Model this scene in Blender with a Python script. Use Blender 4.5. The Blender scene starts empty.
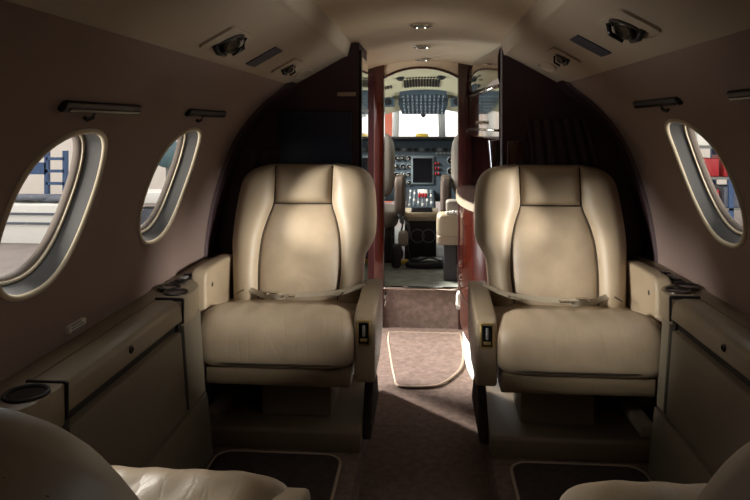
import bpy, math, random
random.seed(7)
C = bpy.context.scene.collection
scene = bpy.context.scene
PI = math.pi

# ------------------------------------------------------------------ materials
def lin(r, g, b):
    f = lambda c: ((c/255+0.055)/1.055)**2.4 if c > 10 else c/255/12.92
    return (f(r), f(g), f(b), 1)

def mat(name, rgb, rough=0.5, metal=0.0, spec=0.5, bump=None, var=None, coat=0.0, crease=None):
    m = bpy.data.materials.new(name); m.use_nodes = True
    nt = m.node_tree; b = nt.nodes['Principled BSDF']
    col = lin(*rgb)
    b.inputs['Base Color'].default_value = col
    b.inputs['Roughness'].default_value = rough
    b.inputs['Metallic'].default_value = metal
    b.inputs['Specular IOR Level'].default_value = spec
    b.inputs['Coat Weight'].default_value = coat
    tc = nt.nodes.new('ShaderNodeTexCoord')
    if var:                                   # (scale, amount): mottled colour of the material
        n = nt.nodes.new('ShaderNodeTexNoise'); n.inputs['Scale'].default_value = var[0]; n.inputs['Detail'].default_value = 5
        nt.links.new(tc.outputs['Object'], n.inputs['Vector'])
        r = nt.nodes.new('ShaderNodeValToRGB')
        a = var[1]
        r.color_ramp.elements[0].position = 0.3; r.color_ramp.elements[1].position = 0.7
        r.color_ramp.elements[0].color = tuple(c*(1-a) for c in col[:3])+(1,)
        r.color_ramp.elements[1].color = tuple(min(1, c*(1+a)) for c in col[:3])+(1,)
        nt.links.new(n.outputs['Fac'], r.inputs['Fac']); nt.links.new(r.outputs['Color'], b.inputs['Base Color'])
    prev = None
    for bp in ([bump] if bump else []) + ([crease] if crease else []):
        n = nt.nodes.new('ShaderNodeTexNoise'); n.inputs['Scale'].default_value = bp[0]; n.inputs['Detail'].default_value = 6
        n.inputs['Distortion'].default_value = bp[3] if len(bp) > 3 else 0
        nt.links.new(tc.outputs['Object'], n.inputs['Vector'])
        bm_ = nt.nodes.new('ShaderNodeBump'); bm_.inputs['Strength'].default_value = bp[1]; bm_.inputs['Distance'].default_value = bp[2]
        nt.links.new(n.outputs['Fac'], bm_.inputs['Height'])
        if prev: nt.links.new(prev.outputs['Normal'], bm_.inputs['Normal'])
        nt.links.new(bm_.outputs['Normal'], b.inputs['Normal']); prev = bm_
    return m

def wood(name, c1, c2, rough, coat):
    m = mat(name, c1, rough, coat=coat)
    nt = m.node_tree; b = nt.nodes['Principled BSDF']
    tc = nt.nodes.new('ShaderNodeTexCoord'); mp = nt.nodes.new('ShaderNodeMapping')
    mp.inputs['Scale'].default_value = (14, 14, 1.5)
    n = nt.nodes.new('ShaderNodeTexNoise'); n.inputs['Scale'].default_value = 3; n.inputs['Detail'].default_value = 6; n.inputs['Distortion'].default_value = 1.2
    r = nt.nodes.new('ShaderNodeValToRGB'); r.color_ramp.elements[0].color = lin(*c1); r.color_ramp.elements[1].color = lin(*c2)
    r.color_ramp.elements[0].position = .3; r.color_ramp.elements[1].position = .75
    nt.links.new(tc.outputs['Object'], mp.inputs['Vector']); nt.links.new(mp.outputs['Vector'], n.inputs['Vector'])
    nt.links.new(n.outputs['Fac'], r.inputs['Fac']); nt.links.new(r.outputs['Color'], b.inputs['Base Color'])
    return m

M = {}
M['leather'] = mat('leather', (162,145,121), .47, bump=(420,.12,.002), var=(9,.07), crease=(9,.10,.010,.6))
M['leather_worn'] = mat('leather_worn', (168,150,126), .42, bump=(300,.15,.002), var=(14,.10), crease=(9,.16,.012,.6))
M['leather_cushion'] = mat('leather_cushion', (167,149,125), .40, bump=(300,.12,.002), var=(12,.09), crease=(9,.16,.012,.6))
_nt = M['leather_cushion'].node_tree                      # fine stretched creases over the worn cushion
_tc = _nt.nodes.new('ShaderNodeTexCoord'); _mp = _nt.nodes.new('ShaderNodeMapping'); _mp.inputs['Scale'].default_value = (30, 9, 7)
_vo = _nt.nodes.new('ShaderNodeTexVoronoi'); _vo.feature = 'DISTANCE_TO_EDGE'; _vo.inputs['Scale'].default_value = 1.0
_no = _nt.nodes.new('ShaderNodeTexNoise'); _no.inputs['Scale'].default_value = 14; _mi = _nt.nodes.new('ShaderNodeMix'); _mi.data_type = 'VECTOR'; _mi.inputs[0].default_value = .06
_nt.links.new(_tc.outputs['Object'], _mp.inputs['Vector']); _nt.links.new(_tc.outputs['Object'], _no.inputs['Vector'])
_nt.links.new(_mp.outputs['Vector'], _mi.inputs[4]); _nt.links.new(_no.outputs['Color'], _mi.inputs[5]); _nt.links.new(_mi.outputs[1], _vo.inputs['Vector'])
_mr = _nt.nodes.new('ShaderNodeMapRange'); _mr.inputs[2].default_value = .09; _nt.links.new(_vo.outputs['Distance'], _mr.inputs[0])
_bu = _nt.nodes.new('ShaderNodeBump'); _bu.inputs['Strength'].default_value = .09; _bu.inputs['Distance'].default_value = .004
_b = _nt.nodes['Principled BSDF']; _l = _b.inputs['Normal'].links[0].from_socket
_nt.links.new(_mr.outputs[0], _bu.inputs['Height']); _nt.links.new(_l, _bu.inputs['Normal']); _nt.links.new(_bu.outputs['Normal'], _b.inputs['Normal'])
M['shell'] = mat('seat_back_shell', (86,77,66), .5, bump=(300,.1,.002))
M['seam'] = mat('seam_thread', (52,42,34), .8)
M['skirt'] = mat('seat_vinyl', (140,123,98), .5, bump=(300,.1,.002))
M['plinth'] = mat('plinth_plastic', (120,106,88), .5, bump=(200,.1,.001))
M['wall'] = mat('wall_fabric', (136,116,108), .85, bump=(900,.15,.001), var=(3,.04))
M['liner'] = mat('headliner_vinyl', (178,164,144), .7, bump=(600,.12,.001), var=(4,.04))
M['vault'] = mat('vault_vinyl', (204,186,156), .5, bump=(500,.08,.001))
M['console'] = mat('console_vinyl', (136,122,101), .42, bump=(300,.08,.002), var=(8,.05))
M['panel'] = mat('console_panel_vinyl', (114,105,89), .6, bump=(400,.1,.001))
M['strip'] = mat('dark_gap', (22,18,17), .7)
M['carpet'] = mat('carpet_brown', (112,95,87), .95, spec=.1, bump=(260,.9,.006), var=(40,.22))
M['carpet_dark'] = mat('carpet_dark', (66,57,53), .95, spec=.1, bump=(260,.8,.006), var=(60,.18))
M['piping'] = mat('carpet_piping', (150,130,112), .8)
M['lacquer'] = wood('red_lacquer', (38,9,5), (68,20,8), .18, .6)
M['darkwood'] = wood('dark_wood', (40,14,14), (58,22,20), .25, .6)
M['burgundy'] = mat('burgundy_leather', (46,24,28), .5, bump=(200,.1,.002))
M['partition'] = mat('partition_fabric', (52,31,36), .6, bump=(500,.1,.001))
M['navy'] = mat('navy_screen', (24,35,62), .45)
M['mirror'] = mat('mirror', (215,215,210), .06, metal=1)
M['smoke_mirror'] = mat('smoke_mirror', (120,105,98), .08, metal=1)
M['chrome'] = mat('chrome', (205,200,190), .18, metal=1)
M['gunmetal'] = mat('gunmetal', (84,80,76), .3, metal=1)
M['brass'] = mat('brass', (196,172,118), .4, metal=1)
M['black'] = mat('black_plastic', (20,19,20), .5)
M['blackgloss'] = mat('black_gloss', (8,9,14), .25)
M['cream'] = mat('cream_plastic', (214,204,166), .55)
M['trim'] = mat('window_trim_plastic', (206,192,166), .4)
M['seal'] = mat('window_seal', (92,82,74), .6)
M['reveal'] = mat('window_reveal', (54,52,50), .5)
M['panelgrey'] = mat('instrument_grey', (64,77,86), .5, var=(30,.1))
M['gaugeface'] = mat('gauge_face', (16,18,20), .3)
M['bezel'] = mat('gauge_bezel', (116,124,126), .4)
M['frame_grey'] = mat('frame_grey', (96,108,112), .5)
M['white'] = mat('white_paint', (226,222,212), .5)
M['offwhite'] = mat('off_white_vinyl', (146,135,110), .5, bump=(90,.2,.004))
M['red'] = mat('red_plastic', (158,22,30), .4)
M['yellow'] = mat('yellow_plastic', (212,178,70), .5)
M['counter'] = mat('counter_top', (64,52,46), .25, coat=.5)
M['grey'] = mat('grey_metal', (112,112,108), .5)
M['belt'] = mat('belt_webbing', (156,144,124), .75, bump=(700,.3,.001))
M['bag'] = mat('black_nylon', (24,24,27), .6, bump=(80,.4,.006))
M['cockpit'] = mat('cockpit_lining', (48,46,46), .7)
M['pad_dark'] = mat('pilot_pad', (78,66,56), .7)
M['pilot'] = mat('pilot_seat_cover', (118,112,102), .7, bump=(100,.2,.003))
M['worn'] = mat('worn_cockpit_floor', (128,132,122), .6, var=(18,.3), bump=(60,.3,.004))
M['hangar_floor'] = mat('hangar_floor', (128,117,111), .7, var=(2,.12))
M['hangar_wall'] = mat('hangar_wall', (212,202,192), .8)
M['blue'] = mat('blue_paint', (48,74,112), .5)
M['bench'] = mat('bench_paint', (214,210,203), .6)
M['slate'] = mat('slate_tarp', (84,88,98), .7)
M['teal'] = mat('teal_paint', (72,98,104), .5)
M['brick'] = mat('orange_panel', (196,108,84), .7)

g = bpy.data.materials.new('window_glass'); g.use_nodes = True; nt = g.node_tree; nt.nodes.clear()
o_ = nt.nodes.new('ShaderNodeOutputMaterial'); t_ = nt.nodes.new('ShaderNodeBsdfTransparent'); gl = nt.nodes.new('ShaderNodeBsdfGlossy')
gl.inputs['Roughness'].default_value = .02; mx = nt.nodes.new('ShaderNodeMixShader'); lw = nt.nodes.new('ShaderNodeLayerWeight'); lw.inputs['Blend'].default_value = .5; fr = nt.nodes.new('ShaderNodeMath'); fr.operation = 'MULTIPLY_ADD'; pw = nt.nodes.new('ShaderNodeMath'); pw.operation = 'POWER'; pw.inputs[1].default_value = 6; nt.links.new(lw.outputs['Facing'], pw.inputs[0]); nt.links.new(pw.outputs[0], fr.inputs[0]); fr.inputs[1].default_value = .12; fr.inputs[2].default_value = .02
t_.inputs['Color'].default_value = (.96,.96,.95,1)
nt.links.new(fr.outputs[0], mx.inputs[0]); nt.links.new(t_.outputs[0], mx.inputs[1]); nt.links.new(gl.outputs[0], mx.inputs[2]); nt.links.new(mx.outputs[0], o_.inputs[0])
M['glass'] = g

# ------------------------------------------------------------------ mesh helpers
def V(a, b): return tuple(x+y for x, y in zip(a, b))
def sub(a, b): return tuple(x-y for x, y in zip(a, b))
def mul(a, s): return tuple(x*s for x in a)
def cross(a, b): return (a[1]*b[2]-a[2]*b[1], a[2]*b[0]-a[0]*b[2], a[0]*b[1]-a[1]*b[0])
def norm(a):
    l = math.sqrt(sum(x*x for x in a)) or 1
    return tuple(x/l for x in a)

class MB:
    def __init__(s): s.v = []; s.f = []
    def box(s, x0, x1, y0, y1, z0, z1):
        n = len(s.v)
        s.v += [(x, y, z) for z in (z0, z1) for y in (y0, y1) for x in (x0, x1)]
        s.f += [tuple(n+i for i in q) for q in ((0,2,3,1),(4,5,7,6),(0,1,5,4),(2,6,7,3),(0,4,6,2),(1,3,7,5))]
        return s
    def sup(s, c, h, e=5, n=10):
        """rounded cushion: superellipsoid of half sizes h"""
        idx = {}
        def vid(i, j, k):
            if (i, j, k) not in idx:
                p = [2*t/n-1 for t in (i, j, k)]
                d = sum(abs(t)**e for t in p)**(1/e)
                s.v.append(tuple(c[q]+h[q]*p[q]/d for q in range(3))); idx[(i, j, k)] = len(s.v)-1
            return idx[(i, j, k)]
        for a in range(n):
            for b in range(n):
                for w in (0, n):
                    q = [(a,b),(a+1,b),(a+1,b+1),(a,b+1)]
                    if w == 0: q.reverse()
                    s.f.append(tuple(vid(i, j, w) for i, j in q))
                    s.f.append(tuple(vid(w, i, j) for i, j in q))
                    s.f.append(tuple(vid(j, w, i) for i, j in q))
        return s
    def prism(s, poly, fn, a, b):
        """poly of 2-D points, fn(p, q, t) -> 3-D, extruded from t=a to t=b"""
        n = len(s.v); k = len(poly)
        s.v += [fn(p[0], p[1], a) for p in poly] + [fn(p[0], p[1], b) for p in poly]
        s.f += [tuple(range(n+k-1, n-1, -1)), tuple(range(n+k, n+2*k))]
        for i in range(k):
            j = (i+1) % k
            s.f.append((n+i, n+j, n+k+j, n+k+i))
        return s
    def tube(s, path, r, seg=10, closed=False, flat=1.0):
        n = len(s.v); m = len(path)
        for i, p in enumerate(path):
            a = path[i-1] if (i or closed) else p; b = path[(i+1) % m] if (i < m-1 or closed) else p
            t = norm(sub(b, a)); up = (0,0,1) if abs(t[2]) < .9 else (1,0,0)
            u = norm(cross(t, up)); w = cross(u, t)
            rr = r[i] if isinstance(r, (list, tuple)) else r
            for k in range(seg):
                an = 2*PI*k/seg
                s.v.append(V(p, V(mul(u, rr*math.cos(an)), mul(w, rr*flat*math.sin(an)))))
        for i in range(m if closed else m-1):
            for k in range(seg):
                a = n+i*seg+k; b = n+i*seg+(k+1) % seg; j = (i+1) % m
                s.f.append((a, b, n+j*seg+(k+1) % seg, n+j*seg+k))
        if not closed:
            s.f.append(tuple(n+k for k in range(seg-1, -1, -1))); s.f.append(tuple(n+(m-1)*seg+k for k in range(seg)))
        return s
    def rings(s, rings, caps=(False, False), closed=True):
        n = len(s.v); k = len(rings[0])
        for r in rings: s.v += list(r)
        for i in range(len(rings)-1):
            for j in range(k if closed else k-1):
                a = n+i*k+j; b = n+i*k+(j+1) % k
                s.f.append((a, b, b+k, a+k))
        if caps[0]: s.f.append(tuple(n+k-1-j for j in range(k)))
        if caps[1]: s.f.append(tuple(n+(len(rings)-1)*k+j for j in range(k)))
        return s
    def disc(s, c, nrm, prof, seg=24):
        """lathe around axis nrm at c; prof = [(radius, height)]"""
        nrm = norm(nrm); up = (0,0,1) if abs(nrm[2]) < .9 else (1,0,0)
        u = norm(cross(nrm, up)); w = cross(nrm, u)
        rs = [[V(c, V(mul(nrm, h), V(mul(u, r*math.cos(2*PI*k/seg)), mul(w, r*math.sin(2*PI*k/seg))))) for k in range(seg)] for r, h in prof]
        return s.rings(rs, (True, True))
    def build(s, name, m, parent=None, smooth=False, bevel=0, label=None, kind=None, seg=3):
        me = bpy.data.meshes.new(name); me.from_pydata(s.v, [], s.f); me.materials.append(M[m] if isinstance(m, str) else m)
        import bmesh
        bm = bmesh.new(); bm.from_mesh(me); bmesh.ops.recalc_face_normals(bm, faces=bm.faces)
        if bevel:
            es = [e for e in bm.edges if len(e.link_faces) == 2 and e.calc_face_angle(0) > .5]
            bmesh.ops.bevel(bm, geom=es, offset=bevel, segments=seg, affect='EDGES', profile=.5)
        bm.to_mesh(me); bm.free()
        if smooth or bevel:
            for p in me.polygons: p.use_smooth = True
            if bevel or smooth == 'auto':
                try: me.set_sharp_from_angle(angle=math.radians(38))
                except Exception: pass
        o = bpy.data.objects.new(name, me); C.objects.link(o)
        if parent:
            o.parent = parent
            l = [0, 0, 0]; q = parent
            while q: l = [a-b for a, b in zip(l, q.location)]; q = q.parent
            o.location = l
        else:                                     # put the origin at the base of the mesh
            xs, ys, zs = zip(*[v.co for v in me.vertices])
            b = ((min(xs)+max(xs))/2, (min(ys)+max(ys))/2, min(zs))
            for v in me.vertices: v.co = (v.co[0]-b[0], v.co[1]-b[1], v.co[2]-b[2])
            o.location = b
        if label: o['label'] = label
        if kind: o['kind'] = kind
        return o

def tag(o, label, cat, group=None):
    o['label'] = label; o['category'] = cat
    if group: o['group'] = group
    return o
def thing(name, loc, label, cat, group=None):
    o = bpy.data.objects.new(name, None); C.objects.link(o); o.location = loc; o.empty_display_size = .05
    return tag(o, label, cat, group)
def struct(o):
    o['kind'] = 'structure'; return o
def lerp(tab, x):
    if x <= tab[0][0]: return tab[0][1]
    for (a, p), (b, q) in zip(tab, tab[1:]):
        if x <= b:
            t = (x-a)/(b-a); return p+(q-p)*t
    return tab[-1][1]
def catmull(pts, per=8):
    out = []
    for i in range(len(pts)-1):
        p0 = pts[max(i-1, 0)]; p1 = pts[i]; p2 = pts[i+1]; p3 = pts[min(i+2, len(pts)-1)]
        for k in range(per):
            t = k/per
            out.append(tuple(.5*((2*b)+(-a+c)*t+(2*a-5*b+4*c-d)*t*t+(-a+3*b-3*c+d)*t**3) for a, b, c, d in zip(p0, p1, p2, p3)))
    out.append(tuple(pts[-1])); return out

# ------------------------------------------------------------------ camera (level camera with lens rise, as corrected verticals show)
cam = bpy.data.cameras.new('camera'); cam.lens = 650/750*36; cam.sensor_width = 36; cam.shift_y = -125/750
cam.clip_start = .02
co = bpy.data.objects.new('camera', cam); C.objects.link(co)
co.location = (0, 0, 1.04); co.rotation_euler = (PI/2, 0, math.atan(50/650)); scene.camera = co

# ------------------------------------------------------------------ the fuselage shell
YR, YP, YD = -1.3, 2.32, 3.34                      # rear end, partition, cockpit bulkhead
PROF = catmull([(.24,1.385),(.37,1.325),(.482,1.182),(.556,1.12),(.612,1.06),(.664,.985),(.702,.895),(.735,.795),(.757,.69),(.767,.594),(.765,.48),(.75,.34),(.72,.18),(.67,.02),(.655,-.03)], 8)
ARC = [0]
for a, b in zip(PROF, PROF[1:]): ARC.append(ARC[-1]+math.dist(a, b))
def at_s(sv):
    for i in range(len(ARC)-1):
        if sv <= ARC[i+1] or i == len(ARC)-2:
            t = (sv-ARC[i])/(ARC[i+1]-ARC[i]); a, b = PROF[i], PROF[i+1]
            d = norm((b[0]-a[0], b[1]-a[1], 0))
            return (a[0]+(b[0]-a[0])*t, a[1]+(b[1]-a[1])*t), (-d[1], d[0])      # point, outward normal (X, Z)
def s_at_z(z):
    for i in range(len(PROF)-1):
        if PROF[i][1] >= z >= PROF[i+1][1]:
            return ARC[i]+(ARC[i+1]-ARC[i])*(PROF[i][1]-z)/(PROF[i][1]-PROF[i+1][1])
WA, WB = .142, .166                                # window half width along the cabin, half height along the wall
EX = 2.35
def sell(t, a, b):
    c, s_ = math.cos(t), math.sin(t)
    return a*math.copysign(abs(c)**(2/EX), c), b*math.copysign(abs(s_)**(2/EX), s_)
def inwin(dy, ds, k=1): return (abs(dy)/(WA*k))**EX+(abs(ds)/(WB*k))**EX

WIN = {-1: ([1.187,1.75], .878), 1: ([1.115,1.67], .905)}
def wall(side, sx):
    ys_c, zc = WIN[sx]; sc = s_at_z(zc)
    NY = 232; ds = .016; NS = int(ARC[-1]/ds)+1
    Y = [YR+(YD-YR)*i/NY for i in range(NY+1)]; S = [ARC[-1]*j/NS for j in range(NS+1)]
    keep = []; bad = set()
    def hole(y, s_):
        for yc in ys_c:
            if inwin(y-yc, s_-sc) < 1: return yc
        return None
    def door(y, s_):                               # the open cabin door, front left
        return sx < 0 and 2.63 < y < 3.29 and s_at_z(1.24) < s_ < s_at_z(.06)
    for i in range(NY):
        for j in range(NS):
            ym, sm = (Y[i]+Y[i+1])/2, (S[j]+S[j+1])/2
            if hole(ym, sm) is not None or door(ym, sm): continue
            keep.append((i, j))
    ks = set(keep); mb = MB(); idx = {}
    def vid(i, j):
        if (i, j) not in idx:
            y, s_ = Y[i], S[j]
            adj = [(i-1, j-1), (i, j-1), (i-1, j), (i, j)]
            for yc in ys_c:
                w = inwin(y-yc, s_-sc)
                if w < 1.5 and any(0 <= a < NY and 0 <= b < NS and (a, b) not in ks for a, b in adj):
                    k = w**(-1/EX); y = yc+(y-yc)*k; s_ = sc+(s_-sc)*k
            (x, z), _ = at_s(s_); idx[(i, j)] = len(mb.v); mb.v.append((sx*x, y, z))
        return idx[(i, j)]
    for i, j in keep: mb.f.append((vid(i, j), vid(i+1, j), vid(i+1, j+1), vid(i, j+1)))
    struct(mb.build('wall_'+side, 'wall', smooth=True))
    return ys_c, sc
WN = [0]
def window(sx, yc, sc, vis):
    WN[0] += 1
    N = 56
    def ring(k, off, dk=0):
        out = []
        for q in range(N):
            dy, ds_ = sell(2*PI*q/N, WA*k+dk, WB*k+dk)
            (x, z), n = at_s(sc+ds_)
            # the tunnel runs straight out along the window centre's own normal
            (xc_, zc_), nc = at_s(sc)
            w = 1 if off > .0015 else 0
            nx, nz = (nc if w else n)
            out.append((sx*(x+nx*off), yc+dy, z+nz*off))
        return out
    fr_ = MB().rings([ring(1, .001, .008), ring(1, -.004, .007), ring(1, -.006, .003), ring(1, -.005, -.001), ring(1, .002, -.003)])
    root = struct(fr_.build('window_%d' % WN[0], 'trim', smooth=True))
    MB().rings([ring(1, .002, -.003), ring(1, .018, -.005), ring(1, .036, -.008)]).build('window_reveal', 'reveal', root, smooth=True)
    MB().rings([ring(1, .036, -.007), ring(1, .034, -.011), ring(1, .036, -.014), ring(1, .041, -.014), ring(1, .041, -.017)]).build('window_frame', 'trim', root, smooth='auto')
    MB().rings([ring(1, .040, -.016), ring(1, .044, -.019), ring(1, .054, -.020)]).build('outer_seal', 'seal', root, smooth='auto')
    p = MB(); p.rings([ring(1, .046, -.019), ring(1, .049, -.019)], (True, True)); p.build('pane', 'glass', root)
for side, sx in (('left', -1), ('right', 1)):
    ys_c, sc = wall(side, sx)
    for yc in ys_c: window(sx, yc, sc, True)

# ceiling: vault between the overhead panels, running on to the cockpit bulkhead
mb = MB(); rr = []
for yy in (YR, 0, 1, YP, YD):
    rr.append([(.27*math.sin(t*1.0), yy, 1.312+.05*(1-abs(t)**2.2)) for t in [q/16*2-1 for q in range(17)]])
rr = [[(.30*(q/16*2-1), yy, 1.326+.040*(1-abs(q/16*2-1)**2.2)) for q in range(17)] for yy in (YR, 0, 1, YP, YD)]
mb.rings(rr, closed=False); struct(mb.build('ceiling', 'vault', smooth=True))
# floors
struct(MB().box(-.19, .19, YR, YD+.02, -.05, 0).build('floor_aisle', 'carpet'))
for side, sx in (('left', -1), ('right', 1)):
    m_ = MB().prism([(.187,-.04),(.183,.06),(.190,.085),(.205,.09),(.76,.09),(.76,-.04)], lambda p, q, t: (sx*p, t, q), YR, YP+.2)
    struct(m_.build('floor_'+side, 'carpet', smooth='auto'))
struct(MB().box(-.70, -.19, YP+.2, YD, -.05, 0).build('floor_entry', 'carpet'))
struct(MB().box(.19, .70, YP+.2, YD, -.05, 0).build('floor_galley', 'carpet'))
struct(MB().box(-.80, .80, YR-.04, YR, -.06, 1.4).build('wall_rear', 'wall'))

# overhead service panels
def overhead(side, sx, ys, tt):
    d = norm((.222, -.122, 0)); up = (-d[1]*1.0, d[0], 0)          # along panel, normal pointing up/out (X,Z)
    t0 = thing('overhead_service_panel', (sx*.37, .5, 1.2), 'long beige overhead panel along the %s side of the cabin ceiling' % side, 'overhead panel', 'overhead service panels')
    L = .253
    def P(u, h): return (.26+d[0]*u+up[0]*h, 1.30+d[1]*u+up[1]*h)    # u along slope, h above face
    poly = [P(-.012,.052), P(-.012,.032), P(-.004,.024), P(.020,-.002), P(.024,-.003), P(.030,-.001), P(.038,.0), P(L-.02,.0), P(L-.004,.003), P(L,.010), P(L,.03)]
    MB().prism(poly, lambda p, q, t: (sx*p, t, q), YR+.01, YP-.004).build('panel_body', 'liner', t0, smooth='auto')
    def Q(u, y, h): p = P(u, h); return (sx*p[0], y, p[1])
    def plate(u0, u1, y0, y1, h0, h1, name, m, par, bevel=0, rnd=.012):
        pl = []
        for cx, cy, a0 in ((u1-rnd, y1-rnd, 0), (u0+rnd, y1-rnd, 1), (u0+rnd, y0+rnd, 2), (u1-rnd, y0+rnd, 3)):
            for k in range(5):
                a = PI/2*(a0+k/4); pl.append((cx+rnd*math.cos(a), cy+rnd*math.sin(a)))
        return MB().prism(pl, lambda p, q, t: Q(p, q, t), h0, h1).build(name, m, par, smooth='auto')
    U = [t_*.253 for t_ in tt]
    nrm = Q(0,0,-1); nrm = sub(nrm, Q(0,0,0))
    # reading light: raised plate, dark socket, swivelled chrome lamp
    for (u, y, sc_, nm) in ((U[0], ys[0], 1.0, 'reading_light'), (U[2], ys[2], .62, 'air_outlet')):
        p = plate(u-.042, u+.042, y-.08*(sc_ if sc_ == 1 else .72), y+.08*(sc_ if sc_ == 1 else .72), .004, -.006, nm, 'liner', t0)
        MB().disc(Q(u, y, -.004), nrm, [(.036*sc_, -.001), (.036*sc_, .004), (.030*sc_, .006), (.028*sc_, .002)]).build('bezel', 'black', p, smooth='auto')
        a = norm(V(nrm, (-sx*.5, -.5, 0)))
        MB().disc(Q(u, y, -.004), a, [(.020*sc_, 0), (.024*sc_, .006), (.022*sc_, .013), (.017*sc_, .016), (.014*sc_, .013), (.004*sc_, .012)], 20).build('swivel_lamp' if sc_ == 1 else 'swivel_nozzle', 'gunmetal', p, smooth='auto')
        MB().tube([Q(u-.03*sc_, y+.03, -.006), Q(u-.015*sc_, y+.034, -.022), Q(u+.012*sc_, y+.026, -.024)], .005*sc_).build('lever', 'blackgloss', p, smooth=True)
        MB().tube([Q(u+.02*sc_, y-.04*sc_, -.006), Q(u+.026*sc_, y-.02, -.018), Q(u+.022*sc_, y+.01, -.02)], .006*sc_).build('lever', 'black', p, smooth=True)
    plate(U[1]-.044, U[1]+.044, ys[1]-.042, ys[1]+.042, .003, -.0025, 'sign_strip', 'navy', t0, rnd=.004)['label'] = 'unlit dark sign strip'
    n = 28
    o = [[Q(U[3]+.045*k*math.cos(2*PI*q/n)*.6, ys[3]+.07*k*math.sin(2*PI*q/n), h) for q in range(n)] for k, h in ((1.08,.001),(1.06,-.004),(1.0,-.005),(.93,-.001),(.9,.0005))]
    MB().rings(o, (False, True)).build('recess_ring', 'liner', t0, smooth=True)
overhead('left', -1, (1.33,1.649,1.919,2.19), (.68,.69,.69,.69))
overhead('right', 1, (1.273,1.576,1.84,2.117), (.57,.59,.56,.58))

# ceiling downlights
for i, (y, lab) in enumerate(((2.106,'recessed round ceiling light nearest the cabin'),(2.673,'recessed round ceiling light in the middle of the row'),(3.2,'recessed round ceiling light closest to the cockpit arch'))):
    t0 = thing('ceiling_light', (-.013, y, 1.36), lab, 'ceiling light', 'ceiling lights')
    MB().disc((-.013, y, 1.3635), (0,0,-1), [(.036,0),(.036,.006),(.028,.008),(.026,.003)]).build('bezel', 'chrome', t0, smooth='auto')
    MB().disc((-.013, y, 1.3605), (0,0,-1), [(.026,0),(.02,.003),(.008,.004)]).build('lens', 'grey', t0, smooth=True)

# sun shade rails above the windows
def rail(sx, y0, y1, lab, clip=True):
    z = 1.073 if sx < 0 else 1.097
    (x, zz), n = at_s(s_at_z(z))
    t0 = thing('window_shade_rail', (sx*(x-.01), (y0+y1)/2, z), lab, 'shade rail', 'window shade rails')
    d = (n[1], -n[0])
    def F(p, q, t): return (sx*(x - n[0]*p + d[0]*q), t, zz - n[1]*p + d[1]*q)
    MB().prism([(-.004,-.011),(.007,-.011),(.010,-.004),(.010,.007),(.006,.010),(-.004,.010)], F, y0, y1).build('rail', 'black', t0, smooth='auto')
    MB().prism([(.009,-.003),(.013,-.002),(.013,.003),(.009,.004)], F, y0+.012, y1-.005).build('slide_bar', 'blackgloss', t0)
    yc = y0+.36*(y1-y0)
    MB().tube([F(.010,.006,yc), F(.014,.014,yc), F(.012,.022,yc-.010), F(.008,.019,yc-.016)], .0038, 8).build('clip', 'black', t0, smooth=True)
    MB().disc(F(.003,0,y0-.001), (0,-1,0), [(.009,-.002),(.009,.003),(.006,.005)], 16).build('end_cap', 'black', t0, smooth='auto')
rail(-1, 1.035, 1.315, 'long black shade rail above the nearer left window')
rail(-1, 1.605, 1.895, 'black shade rail above the far left window')
rail(1, 1.53, 1.83, 'black shade rail above the right hand window')
rail(1, 1.0, 1.275, 'black shade rail cut off by the right picture edge')

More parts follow.
